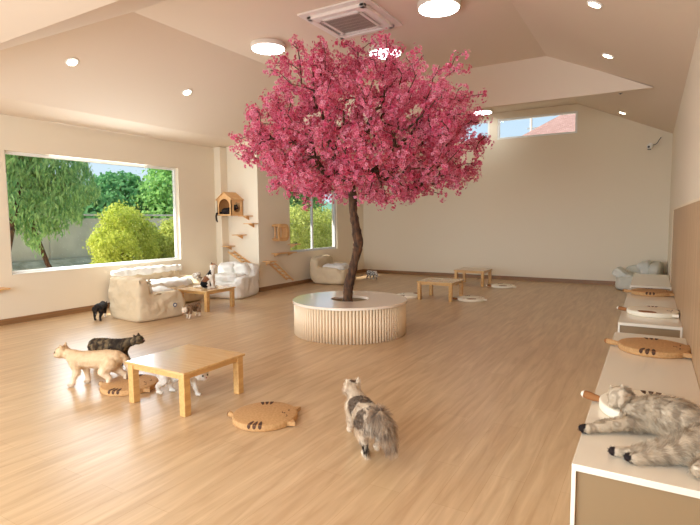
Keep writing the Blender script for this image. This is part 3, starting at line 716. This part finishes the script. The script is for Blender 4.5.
def finish_cat(name, label, bm, loc, rz, colf, P, f, l, u, s=1.0, voxel=.0065, fur=None, eye=True, scale=1.0, ncolor=None):
    me = remesh(bm, voxel, 4)
    n = len(me.vertices); co = np.zeros(n*3, np.float32); me.vertices.foreach_get('co', co); co = co.reshape(-1, 3)
    nz = np.array([mnoise.noise(Vector(c)*28) for c in co]); no2 = np.array([mnoise.noise(Vector(c)*90) for c in co])
    nrm = np.zeros(n*3, np.float32); me.vertices.foreach_get('normal', nrm); nrm = nrm.reshape(-1, 3)
    col = np.array([colf(c, a, b_) for c, a, b_ in zip(co, nz, no2)], np.float32)
    co2 = co+nrm*(no2*.0016+nz*.002)[:, None]; me.vertices.foreach_set('co', co2.astype(np.float32).ravel())
    a = me.color_attributes.new('Col', 'FLOAT_COLOR', 'POINT'); c4 = np.ones((n, 4), np.float32); c4[:, :3] = col; a.data.foreach_set('color', c4.ravel())
    o = new_obj(name, me, coat_m); o.location = loc; o.rotation_euler = (0, 0, rz); o.scale = (scale,)*3
    tag(o, label, 'cat')
    if eye:
        for sd in (-1, 1):
            b = bmesh.new(); bmesh.ops.create_uvsphere(b, u_segments=14, v_segments=10, radius=.0085*s); bmesh.ops.translate(b, vec=P(.0455, sd*.022, .006), verts=b.verts); from_bm('eye', b, eye_m, o, True)
        b = bmesh.new(); bmesh.ops.create_icosphere(b, subdivisions=2, radius=.006*s); bmesh.ops.translate(b, vec=P(.067, 0, -.007), verts=b.verts); from_bm('nose', b, nose_m, o, True)
    if fur:
        N_, Lh, flow, wd, seed = fur; r2 = np.random.default_rng(seed)
        me.calc_loop_triangles(); nt_ = len(me.loop_triangles); tri = np.zeros(nt_*3, np.int32); me.loop_triangles.foreach_get('vertices', tri); tri = tri.reshape(-1, 3)
        A, Bv, Cv = co2[tri[:, 0]], co2[tri[:, 1]], co2[tri[:, 2]]; fn = np.cross(Bv-A, Cv-A); ar = np.linalg.norm(fn, axis=1); fn /= ar[:, None]+1e-12
        k = r2.choice(nt_, N_, p=ar/ar.sum()); u1, u2 = r2.random(N_), r2.random(N_); sw = u1+u2 > 1; u1[sw] = 1-u1[sw]; u2[sw] = 1-u2[sw]
        Rt = A[k]+(Bv-A)[k]*u1[:, None]+(Cv-A)[k]*u2[:, None]; nn = fn[k]; cc = col[tri[k, 0]]
        fl_ = np.array([flow(p) for p in Rt]); ll = np.array([Lh(p) for p in Rt])*r2.uniform(.6, 1.15, N_)
        fl_ = fl_-nn*np.minimum(0, (fl_*nn).sum(1))[:, None]
        d = nn*.38+fl_*.9+r2.standard_normal((N_, 3))*.14; d /= np.linalg.norm(d, axis=1)[:, None]
        sdv = np.cross(d, nn+r2.standard_normal((N_, 3))*.3); sdv /= np.linalg.norm(sdv, axis=1)[:, None]+1e-9
        w_ = wd*r2.uniform(.7, 1.3, N_)
        Rt = Rt-nn*.002
        mid = Rt+d*(ll*.55)[:, None]; tip = mid+(d*.8+fl_*.3)*(ll*.45)[:, None]+np.array([0, 0, -.0])*1
        if scale: pass
        V = np.stack([Rt-sdv*w_[:, None], Rt+sdv*w_[:, None], mid+sdv*(w_*.7)[:, None], mid-sdv*(w_*.7)[:, None], tip+sdv*(w_*.15)[:, None], tip-sdv*(w_*.15)[:, None]], 1).reshape(-1, 3)
        b0 = np.arange(N_)*6; F = np.concatenate([np.stack([b0, b0+1, b0+2, b0+3], 1), np.stack([b0+3, b0+2, b0+4, b0+5], 1)])
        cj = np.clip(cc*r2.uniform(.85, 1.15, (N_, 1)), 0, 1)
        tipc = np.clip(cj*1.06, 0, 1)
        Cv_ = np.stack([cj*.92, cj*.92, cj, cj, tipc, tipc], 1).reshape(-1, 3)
        zmin = .001 if loc[2] == 0 and abs(loc[0]) > 0 else None
        if zmin is not None: V[:, 2] = np.maximum(V[:, 2], zmin)
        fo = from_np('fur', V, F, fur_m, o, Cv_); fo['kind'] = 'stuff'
    return o
def stand_cat(gait=(0, 0, 0, 0), head=(.055, 0, .10), look=(1, 0, 0), tail=None, fat=1.0, bm=None, headup=(0, 0, 1), earlen=.03, crouch=0):
    """x forward. gait = fore L, fore R, hind L, hind R paw x offsets"""
    bm = bmesh.new()
    chain(bm, [(-.175, 0, .222, .062*fat), (-.10, 0, .218, .070*fat), (0, 0, .208, .071*fat), (.10, 0, .210, .068*fat), (.155, 0, .228, .058*fat)])
    hd = Vector((.155+head[0], head[1], .225+head[2])); chain(bm, [(.15, 0, .235, .052*fat), (.155+head[0]*.6, head[1]*.6, .225+head[2]*.65, .042*fat), (*(hd-Vector(look).normalized()*.01), .040)])
    for i, sd in enumerate((1, -1)):
        g = gait[i]; chain(bm, [(.13, sd*.038, .20, .044*fat), (.105+g*.25, sd*.046, .125, .028), (.125+g*.8, sd*.044, .062, .019), (.132+g, sd*.044, .026, .017)]); caps(bm, (.135+g, sd*.044, .018), (.156+g, sd*.045, .016), .019, .016)
        g = gait[2+i]; chain(bm, [(-.155, sd*.040, .195, .056*fat), (-.115+g*.4, sd*.052, .125, .036), (-.185+g*.8, sd*.050, .075, .020), (-.178+g, sd*.048, .026, .016)]); caps(bm, (-.178+g, sd*.048, .018), (-.140+g, sd*.049, .016), .019, .017)
    if tail: chain(bm, tail)
    P, f, l, u = add_head(bm, hd, look, headup, 1.0, earlen)
    return bm, P, f, l, u
sR = lambda *c: np.array(lin(*c)[:3])
mixc = lambda a, b, t: a*(1-min(1, max(0, t)))+b*min(1, max(0, t))
short = lambda L: (lambda p: L)
back = lambda p: np.array([-.75, 0, -.45])

# cream cat walking left
c0, c1, c2 = sR(214, 184, 146), sR(240, 220, 192), sR(140, 108, 82)
def col_cream(p, a, b):
    c = mixc(c0, c1, (0.14-p[2])*8+.3+a*.6)
    if p[0] < -.24 and p[2] < .15: c = mixc(c, c2, (.15-p[2])*14)
    if p[2] < .03: c = mixc(c, c2, .35)
    return mixc(c, c2, .18*b+.05)
bm, P, f, l, u = stand_cat((.02, -.06, .05, -.05), (.10, -.02, .04), (1, .12, -.12), [(-.20, 0, .245, .03), (-.235, -.01, .225, .026), (-.262, -.02, .16, .023), (-.27, -.03, .09, .021), (-.245, -.04, .055, .018)], 1.0)
finish_cat('cat', 'cream cat walking left in the foreground, tail down', bm, (-4.36, 2.72, 0), PI+.50, col_cream, P, f, l, u, fur=(9000, short(.014), back, .0012, 3), scale=1.17)
# dark tabby behind it
d0, d1, d2 = sR(76, 62, 48), sR(124, 106, 80), sR(42, 34, 30)
def col_dark(p, a, b):
    c = mixc(d0, d1, .5+a*1.6); st_ = math.sin(p[0]*95+a*3)
    if st_ > .3: c = mixc(c, d2, .8)
    if p[0] > .02 and p[0] < .13 and p[2] > .1: c = mixc(c, d2, .75)
    return c
bm, P, f, l, u = stand_cat((.03, -.03, -.03, .03), (.13, 0, .045), (.95, -.1, .12), [(-.20, 0, .245, .028), (-.25, .03, .20, .022), (-.27, .07, .12, .018)], 1.04)
finish_cat('cat', 'dark brown tabby cat standing just behind the cream cat', bm, (-4.83, 3.22, 0), .50, col_dark, P, f, l, u, fur=(8000, short(.014), back, .0012, 4), scale=1.0)
# white cat under table
w0, w1 = sR(240, 234, 224), sR(205, 190, 172)
def col_white(p, a, b): return mixc(w0, w1, .3+a*.8+(.12 if p[2] < .05 else 0))
bm, P, f, l, u = stand_cat((.02, -.02, .03, -.03), (.11, -.02, .00), (1, -.3, -.15), [(-.2, 0, .24, .022), (-.25, -.02, .28, .018), (-.28, -.04, .26, .015)], .95)
finish_cat('cat', 'white cat standing underneath the foreground table', bm, (-3.46, 2.93, 0), .12, col_white, P, f, l, u, fur=(6000, short(.014), back, .0012, 5), scale=.98)
# long haired calico
g0, g1, g2, g3 = sR(240, 226, 206), sR(122, 102, 86), sR(44, 34, 30), sR(176, 150, 124)
def col_calico(p, a, b):
    x, y, z = p; c = mixc(g0, g3, .25+a*.5)
    blobs = [(.05, .045, .25, .068), (.055, -.055, .25, .045), (-.025, -.015, .285, .046), (-.15, .05, .22, .062), (-.17, -.02, .285, .045), (.265, 0, .345, .034), (-.14, -.06, .2, .04)]
    for bx, by, bz, br in blobs:
        dd = math.sqrt((x-bx)**2+(y-by)**2+(z-bz)**2)+a*.02
        if dd < br: c = mixc(c, g1, .95-.2*b)
    if x < -.13 and .05 < z < .085 and y > 0: c = g2
    if x < -.215 and z > .10: c = mixc(mixc(g1, g3, .45+1.4*a), g0, (.36-abs(x))*2+1.2*b if z < .27 else .1)
    if z < .04: c = g0
    return c
tailp = [(-.20, 0, .25, .036), (-.25, -.01, .275, .040), (-.30, -.02, .275, .046), (-.345, -.035, .235, .048), (-.37, -.045, .18, .040), (-.375, -.05, .13, .024)]
bm, P, f, l, u = stand_cat((.05, -.05, -.02, .04), (.085, .01, .06), (1, .10, 0), tailp, 1.12, earlen=.042)
def fl_cal(p):
    if p[0] < -.21: return np.array([-.35, 0, -.9])
    return np.array([-.8, 0, -.4])
finish_cat('cat', 'longhaired grey and white cat walking away in the open floor with bushy tail', bm, (-1.625, 2.895, 0), math.atan2(.32, -.33), col_calico, P, f, l, u,
           fur=(26000, lambda p: .055 if p[0] < -.21 else (.026 if p[2] > .08 else .012), fl_cal, .0011, 6), scale=1.04)
# black and white small cat behind sofa
k0, k1 = sR(26, 24, 24), sR(235, 228, 218)
def col_bw(p, a, b):
    if p[2] < .07 and p[0] > 0: return k1
    if p[2] < .13 and abs(p[1]) < .02: return k1
    return mixc(k0, sR(60, 50, 44), .3+a)
bm, P, f, l, u = stand_cat((.02, -.02, .03, -.03), (.08, 0, -.03), (1, .1, -.2), [(-.2, 0, .24, .02), (-.235, 0, .2, .018), (-.25, 0, .13, .015)], .9)
finish_cat('cat', 'small black and white cat beside the big beige bean bag, by the wall', bm, (-7.32, 4.72, 0), 2.3, col_bw, P, f, l, u, voxel=.008, scale=.92)
# small grey tabby
t0, t1 = sR(150, 122, 94), sR(226, 208, 186)
def col_grey(p, a, b):
    c = mixc(t0, sR(110, 90, 70), .5+.5*math.sin(p[0]*110+a*3))
    return t1 if (p[2] < .09 or p[0] > .22) else c
bm, P, f, l, u = stand_cat((.03, -.03, .02, -.03), (.09, 0, -.04), (1, 0, -.35), [(-.2, 0, .24, .018), (-.24, 0, .21, .016), (-.25, 0, .13, .013)], .85)
finish_cat('cat', 'small grey brown kitten next to the blue label of the bean bag', bm, (-6.12, 5.48, 0), -1.35, col_grey, P, f, l, u, voxel=.008, scale=.82)
# distant cat near back wall
def col_far(p, a, b): return mixc(sR(214, 206, 196), sR(110, 100, 92), .5+a*3)
bm, P, f, l, u = stand_cat((.02, -.02, .02, -.03), (.06, 0, -.08), (1, -.3, -.3), [(-.2, 0, .2, .018), (-.24, .04, .12, .016), (-.2, .1, .05, .013)], 1.1)
finish_cat('cat', 'small grey and white cat far away beside the back wall skirting', bm, (-6.03, 11.25, 0), -.35, col_far, P, f, l, u, voxel=.009, scale=.78)
# calico sitting on the table
def sit_cat(look, tail):
    bm = bmesh.new()
    chain(bm, [(-.07, 0, .075, .075), (-.04, 0, .13, .068), (.01, 0, .19, .058), (.035, 0, .24, .048), (.05, 0, .29, .038)])
    for sd in (1, -1):
        chain(bm, [(.03, sd*.035, .19, .038), (.05, sd*.036, .11, .024), (.058, sd*.034, .03, .017)]); caps(bm, (.06, sd*.034, .017), (.08, sd*.034, .016), .017, .015)
        chain(bm, [(-.07, sd*.055, .075, .058), (-.01, sd*.070, .07, .04), (.0, sd*.07, .02, .02)]); caps(bm, (.0, sd*.07, .018), (.045, sd*.068, .016), .019, .016)
    chain(bm, tail); P, f, l, u = add_head(bm, (.058, 0, .335), look, (0, 0, 1), .95, .03)
    return bm, P, f, l, u
def col_sit(p, a, b):
    x, y, z = p; c = mixc(sR(244, 238, 228), sR(220, 205, 185), .3+a)
    if math.sqrt((x+.07)**2+(z-.06)**2)+a*.03 < .075 and abs(y) > .02: c = k0
    if math.sqrt((x+.05)**2+(z-.15)**2)+a*.03 < .05: c = sR(130, 84, 56)
    if math.sqrt((x+.01)**2+(z-.245)**2)+a*.03 < .05: c = k0
    if z > .36: c = k0 if y > 0 else sR(180, 130, 90)
    return c
bm, P, f, l, u = sit_cat((.9, .45, .12), [(-.11, 0, .035, .02), (-.17, .02, .022, .018), (-.22, .04, .018, .016), (-.27, .03, .018, .014)])
finish_cat('cat', 'black, brown and white cat sitting upright on the table by the bean bags', bm, (-6.50, 6.22, .352), .45, col_sit, P, f, l, u, voxel=.0075, fur=(5000, short(.013), lambda p: np.array([-.3, 0, -.8]), .0012, 8), scale=1.12)
# grey loaf on the long sofa seat behind the table
bm = bmesh.new(); chain(bm, [(-.12, 0, .06, .065), (0, 0, .065, .07), (.09, 0, .07, .055)]); chain(bm, [(-.17, .03, .04, .025), (-.1, .09, .02, .02), (.02, .10, .02, .016)])
P, f, l, u = add_head(bm, (.14, 0, .11), (1, 0, -.1), (0, 0, 1), .9, .02); [caps(bm, (.1, s_*.03, .025), (.17, s_*.03, .018), .02, .017) for s_ in (-1, 1)]
finish_cat('cat', 'pale grey cat curled low on the bean bag seat behind the sitting cat', bm, (-7.10, 6.48, .445), -.5, lambda p, a, b: mixc(sR(216, 206, 192), sR(150, 130, 110), .4+a*1.5), P, f, l, u, voxel=.008, scale=.9)
# black cat in the gabled house
bm = bmesh.new(); chain(bm, [(-.09, .01, .072, .066), (0, .02, .076, .068), (.05, .04, .085, .055)]); chain(bm, [(-.14, 0, .045, .022), (-.16, -.06, .04, .019), (-.165, -.135, .03, .019), (-.165, -.155, -.03, .019), (-.16, -.15, -.10, .018), (-.14, -.148, -.13, .015)])
for s_ in (-1, 1): caps(bm, (.03, s_*.035, .03), (.11, s_*.03, .018), .02, .016)
P, f, l, u = add_head(bm, (.105, .085, .15), (1, -.35, -.05), (0, 0, 1), 1.0, .022); caps(bm, (.04, .04, .09), (.09, .075, .13), .05, .045)
finish_cat('cat', 'black cat lying inside the gabled cat house, tail hanging out', bm, (-7.72, 7.965, 1.627), .0, lambda p, a, b: mixc(sR(30, 26, 26), sR(60, 48, 44), .3+a), P, f, l, u, voxel=.007, scale=1.1)
# fluffy tabby lying on the near bench (coordinates relative to the bench top)
bm = bmesh.new()
chain(bm, [(-.03, .0, .078, .070), (.05, -.02, .095, .090), (.14, -.09, .105, .100), (.22, -.19, .088, .080), (.225, -.27, .080, .072)])
chain(bm, [(-.03, .0, .080, .055), (-.07, .06, .09, .045), (-.10, .11, .095, .042)])
chain(bm, [(.0, -.04, .06, .046), (-.08, -.10, .045, .032), (-.17, -.155, .032, .023), (-.225, -.185, .026, .022)]); caps(bm, (-.225, -.185, .024), (-.255, -.20, .024), .023, .021)
chain(bm, [(.0, .0, .05, .04), (-.09, -.04, .035, .028), (-.17, -.09, .026, .022), (-.20, -.12, .024, .020)])
chain(bm, [(.20, -.27, .075, .072), (.13, -.34, .055, .045), (.02, -.405, .034, .026), (-.02, -.43, .028, .022)]); caps(bm, (-.02, -.43, .026), (-.05, -.435, .025), .024, .021)
chain(bm, [(.22, -.22, .06, .065), (.09, -.30, .045, .038), (-.04, -.37, .028, .022), (-.08, -.39, .026, .021)]); caps(bm, (-.08, -.39, .024), (-.112, -.40, .024), .023, .020)
chain(bm, [(.22, -.30, .06, .05), (.235, -.38, .045, .045), (.20, -.44, .035, .032)])
P, f, l, u = add_head(bm, (-.115, .14, .105), (-.62, -.62, -.28), (-.1, .35, .9), 1.12, .016)
b0, b1, b2, b3 = sR(188, 170, 146), sR(124, 104, 84), sR(228, 214, 192), sR(40, 32, 32)
def col_lie(p, a, b):
    x, y, z = p; c = mixc(b0, b2, .40+a*.55)
    s_ = math.sin((x*.8-y*.6)*70+a*5)
    c = mixc(c, b1, .55*max(0, min(1, s_*1.2)))
    if x > .0 and x < .12 and z < .07 and y > -.3: c = mixc(c, b2, .7)
    if (x < -.245+.01*a and y < -.15) or (x < -.042+.01*a and y < -.425 and z < .045) or (x < -.105+.01*a and y < -.37 and z < .045): c = b3
    return c
def fl_lie(p):
    v = np.array([.7, -.55, -.25])
    if p[1] < -.3 and p[0] < .15: v = np.array([.6, .4, -.3])
    return v
finish_cat('cat', 'fluffy grey brown tabby cat stretched out asleep on the nearest bench', bm, (.0, 2.845, .452), 0, col_lie, P, f, l, u, s=1.12, voxel=.0065,
           fur=(34000, lambda p: .012 if (p[0] < -.05 and p[1] < -.1) or p[0] < -.1 else .030, fl_lie, .0009, 11), eye=False)

# ================================================================ OUTSIDE
def leafy(name, label, loc, blobs, n, lsz, c_a, c_b, trunk=None, cat='tree', group=None, droop=0, seed=0, tm=bark):
    r = thing(name, label, cat, loc, 0, group); g = np.random.default_rng(seed)
    vol = np.array([b[3]*b[4]*b[5] for b in blobs])**.67; k = g.choice(len(blobs), n, p=vol/vol.sum()); bl = np.array(blobs)
    d = g.standard_normal((n, 3)); d /= np.linalg.norm(d, axis=1)[:, None]; rad = g.uniform(.45, 1, n)**.4*(1+.10*g.standard_normal(n))
    c = bl[k, :3]+d*bl[k, 3:6]*rad[:, None]
    c += .07*np.sin(c[:, [1, 2, 0]]*9+seed)
    nn = d+g.standard_normal((n, 3))*.6; nn /= np.linalg.norm(nn, axis=1)[:, None]
    if droop: ax = np.array([0, 0, -1.])+g.standard_normal((n, 3))*.35
    else: ax = g.standard_normal((n, 3))
    ax = ax-nn*(ax*nn).sum(1)[:, None]*(.3 if droop else 1); ax /= np.linalg.norm(ax, axis=1)[:, None]; sd = np.cross(nn, ax); sd /= np.linalg.norm(sd, axis=1)[:, None]+1e-9
    L_ = lsz*g.uniform(.6, 1.3, n)[:, None]; W_ = L_*(.16 if droop else .38)
    V = np.stack([c-ax*L_*.5, c+sd*W_, c+ax*L_*.6, c-sd*W_], 1).reshape(-1, 3); V[:, 2] = np.maximum(V[:, 2], .02)
    t = np.clip(g.random(n)*.7+.3*(g.random(len(bl))[k]), 0, 1)[:, None]; cc = c_a*(1-t)+c_b*t
    o = from_np('foliage', V, np.arange(n*4).reshape(-1, 4), leaf_m, r, np.repeat(cc, 4, 0)); o['kind'] = 'stuff'
    if trunk:
        V, F = tubes([(np.array(p), q) for p, q in trunk], 8); from_np('trunk', V, F, tm, r, smooth=True)
    return r
GZ = .12
o = S(B('ground', (-12, 12, GZ-.3), (60, 60, .1), rubble_m)); o.name = 'ground'; o.location.z = -.0
S(B('ground_bank', (-11.35, 9, GZ-.13), (6.0, 26, .26), rubble_m))
bm = bmesh.new(); prism(bm, [(-12.3, -4, GZ), (-13.72, -4, GZ), (-13.72, -4, GZ+.40), (-13.4, -4, GZ+.38)], (0, 26, 0)); S(from_bm('ground_slope', bm, rubble_m))
# concrete panel fence
cf = thing('concrete_fence', 'grey concrete panel fence behind the garden shrubs', 'fence', (-13.8, 0, GZ-.02))
for i in range(12):
    y = 1.0+i*2.2
    B('post', (0, y, .79), (.16, .16, 1.58), concrete, cf, .01); B('fence_panel', (0, y+1.1, .75), (.07, 2.04, 1.5), concrete, cf, .004)
B('coping', (0, 13.1, 1.60), (.2, 26.4, .05), concrete, cf, .004)
G = sR
leafy('weeping_tree', 'weeping green tree with hanging leaves at the left of the big window', (-11.1, 5.75, GZ),
      [(-.4, -.5, 2.9, .9, .9, .6), (-.1, .35, 2.6, .8, .75, .7), (.0, -.35, 2.0, .5, .35, .85), (.1, .3, 1.85, .5, .35, .75), (.0, .85, 1.95, .45, .3, .6), (-.2, 0, 3.6, 1.2, 1.3, .6), (.1, -.05, 1.45, .3, .18, .7), (0, 1.15, 2.2, .35, .25, .45)],
      26000, .11, G(104, 158, 108), G(196, 226, 150), trunk=[([(0.3, -.75, -.05), (.15, -.6, .8), (0, -.3, 1.8), (-.1, 0, 2.8)], [.10, .08, .07, .05]), ([(.1, .5, -.05), (.1, .2, .5), (0, 0, 1.3), (-.1, .1, 2.4)], [.06, .05, .05, .03])], droop=1, seed=21)
leafy('garden_shrub', 'large yellow green round shrub in the middle of the big window', (-11.6, 8.15, GZ),
      [(0, 0, .75, .75, .72, .75), (0, .1, 1.25, .60, .55, .55), (.1, -.35, .6, .5, .45, .6), (0, .45, .8, .6, .5, .7)], 22000, .06, G(170, 184, 70), G(240, 242, 126), trunk=[([(0, 0, -.05), (0, 0, .8)], [.05, .03])], cat='shrub', group='yellow green shrubs outside', seed=22)
leafy('garden_shrub', 'lower yellow green shrub at the right end of the big window', (-11.5, 9.75, GZ),
      [(0, 0, .65, .65, .70, .7), (0, .3, .95, .5, .55, .5)], 12000, .075, G(160, 172, 72), G(230, 232, 130), trunk=[([(0, 0, -.05), (0, 0, .7)], [.05, .03])], cat='shrub', group='yellow green shrubs outside', seed=23)
leafy('garden_shrub', 'tall pale yellow green hedge outside the sliding window', (-10.4, 13.9, GZ),
      [(0, -1.2, .8, .7, .9, .95), (0, 0, .9, .7, .9, 1.0), (0, 1.2, .8, .7, .9, 1.0), (-.3, 2.6, .8, .7, .9, 1.0)], 18000, .08, G(160, 170, 70), G(236, 238, 150), trunk=[([(0, 0, -.05), (0, 0, .9)], [.05, .03])], cat='shrub', group='yellow green shrubs outside', seed=24)
far = [(-19, 6.5, 3.2, 'broad green tree beyond the fence at the left of the window'), (-20, 10.0, 3.1, 'green tree beyond the fence just above the big shrub'), (-19, 13.2, 3.6, 'dark green tree beyond the fence near the window centre'), (-17.0, 15.2, 4.9, 'tall bright tree beyond the fence at the right of the window'), (-15.5, 19.2, 4.6, 'tall bright green tree seen through the sliding window'), (-19.0, 24.5, 5.0, 'green tree far behind the sliding window')]
for i, (x, y, h, lb) in enumerate(far):
    leafy('green_tree', lb, (x, y, GZ-.2), [(0, 0, h*.55, 1.7, 1.9, h*.40), (.4, .9, h*.45, 1.3, 1.4, h*.36), (.3, -1.0, h*.42, 1.3, 1.4, h*.34), (0, .2, h*.8, 1.0, 1.1, h*.2)],
          14000, .17, G(96, 156, 90) if i % 2 else G(84, 144, 92), G(176, 216, 124) if i > 2 else G(140, 194, 122), trunk=[([(0, 0, 0), (0, 0, h*.6)], [.16, .08])], group='trees beyond the fence', seed=30+i)
# distant wooded hill
gh = np.linspace(0, 1, 60); Vh = []
for i in range(60):
    for j in range(16):
        y = -10+i*1.6; xx = -46-j*1.6; hgt = (4.6+1.3*math.sin(i*.22)+.5*math.sin(i*.9))*math.sin(PI*min(1, (j+.01)/15))
        Vh.append((xx, y, hgt+mnoise.noise(Vector((xx*.4, y*.4, 0)))*.7*(j > 0)))
Fh = [(i*16+j, i*16+j+1, (i+1)*16+j+1, (i+1)*16+j) for i in range(59) for j in range(15)]
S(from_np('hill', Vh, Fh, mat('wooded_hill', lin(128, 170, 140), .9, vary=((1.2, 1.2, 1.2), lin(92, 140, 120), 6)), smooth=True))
# neighbour roof seen through the high window
nb = thing('neighbour_house', 'house with pink grey tiled roof seen through the high back window', 'house', (0, 0, 0))
tm = tile_mat()
B('house_wall', (1.0, 24.0, 2.0), (9.4, 6.6, 4.2), render_w, nb)
bm = bmesh.new(); e = [(-4.45, 20, 4.55), (6.5, 20, 4.55), (6.5, 28, 4.55), (-4.45, 28, 4.55)]; rg = [(-1.35, 24, 7.0), (3.4, 24, 7.0)]
vs = [bm.verts.new(p) for p in e+rg]
for q in [(0, 1, 5, 4), (1, 2, 5), (2, 3, 4, 5), (3, 0, 4), (3, 2, 1, 0)]: bm.faces.new([vs[i] for i in q])
from_bm('tiled_roof', bm, tm, nb)
bm = bmesh.new()
pp = thing('utility_pole', 'thin pole with crossarm against the sky in the high window', 'pole', (-4.6, 23, 0))
V, F = tubes([(np.array([(0, 0, 0), (0, 0, 6.6)]), [.06, .05])], 10); from_np('pole_shaft', V, F, concrete, pp)
B('crossarm', (.1, 0, 5.35), (.5, .06, .06), grey_m, pp); B('crossarm', (.1, 0, 5.9), (.4, .06, .06), grey_m, pp)
# neighbouring air handler/sign outside the sliding window is left as garden only
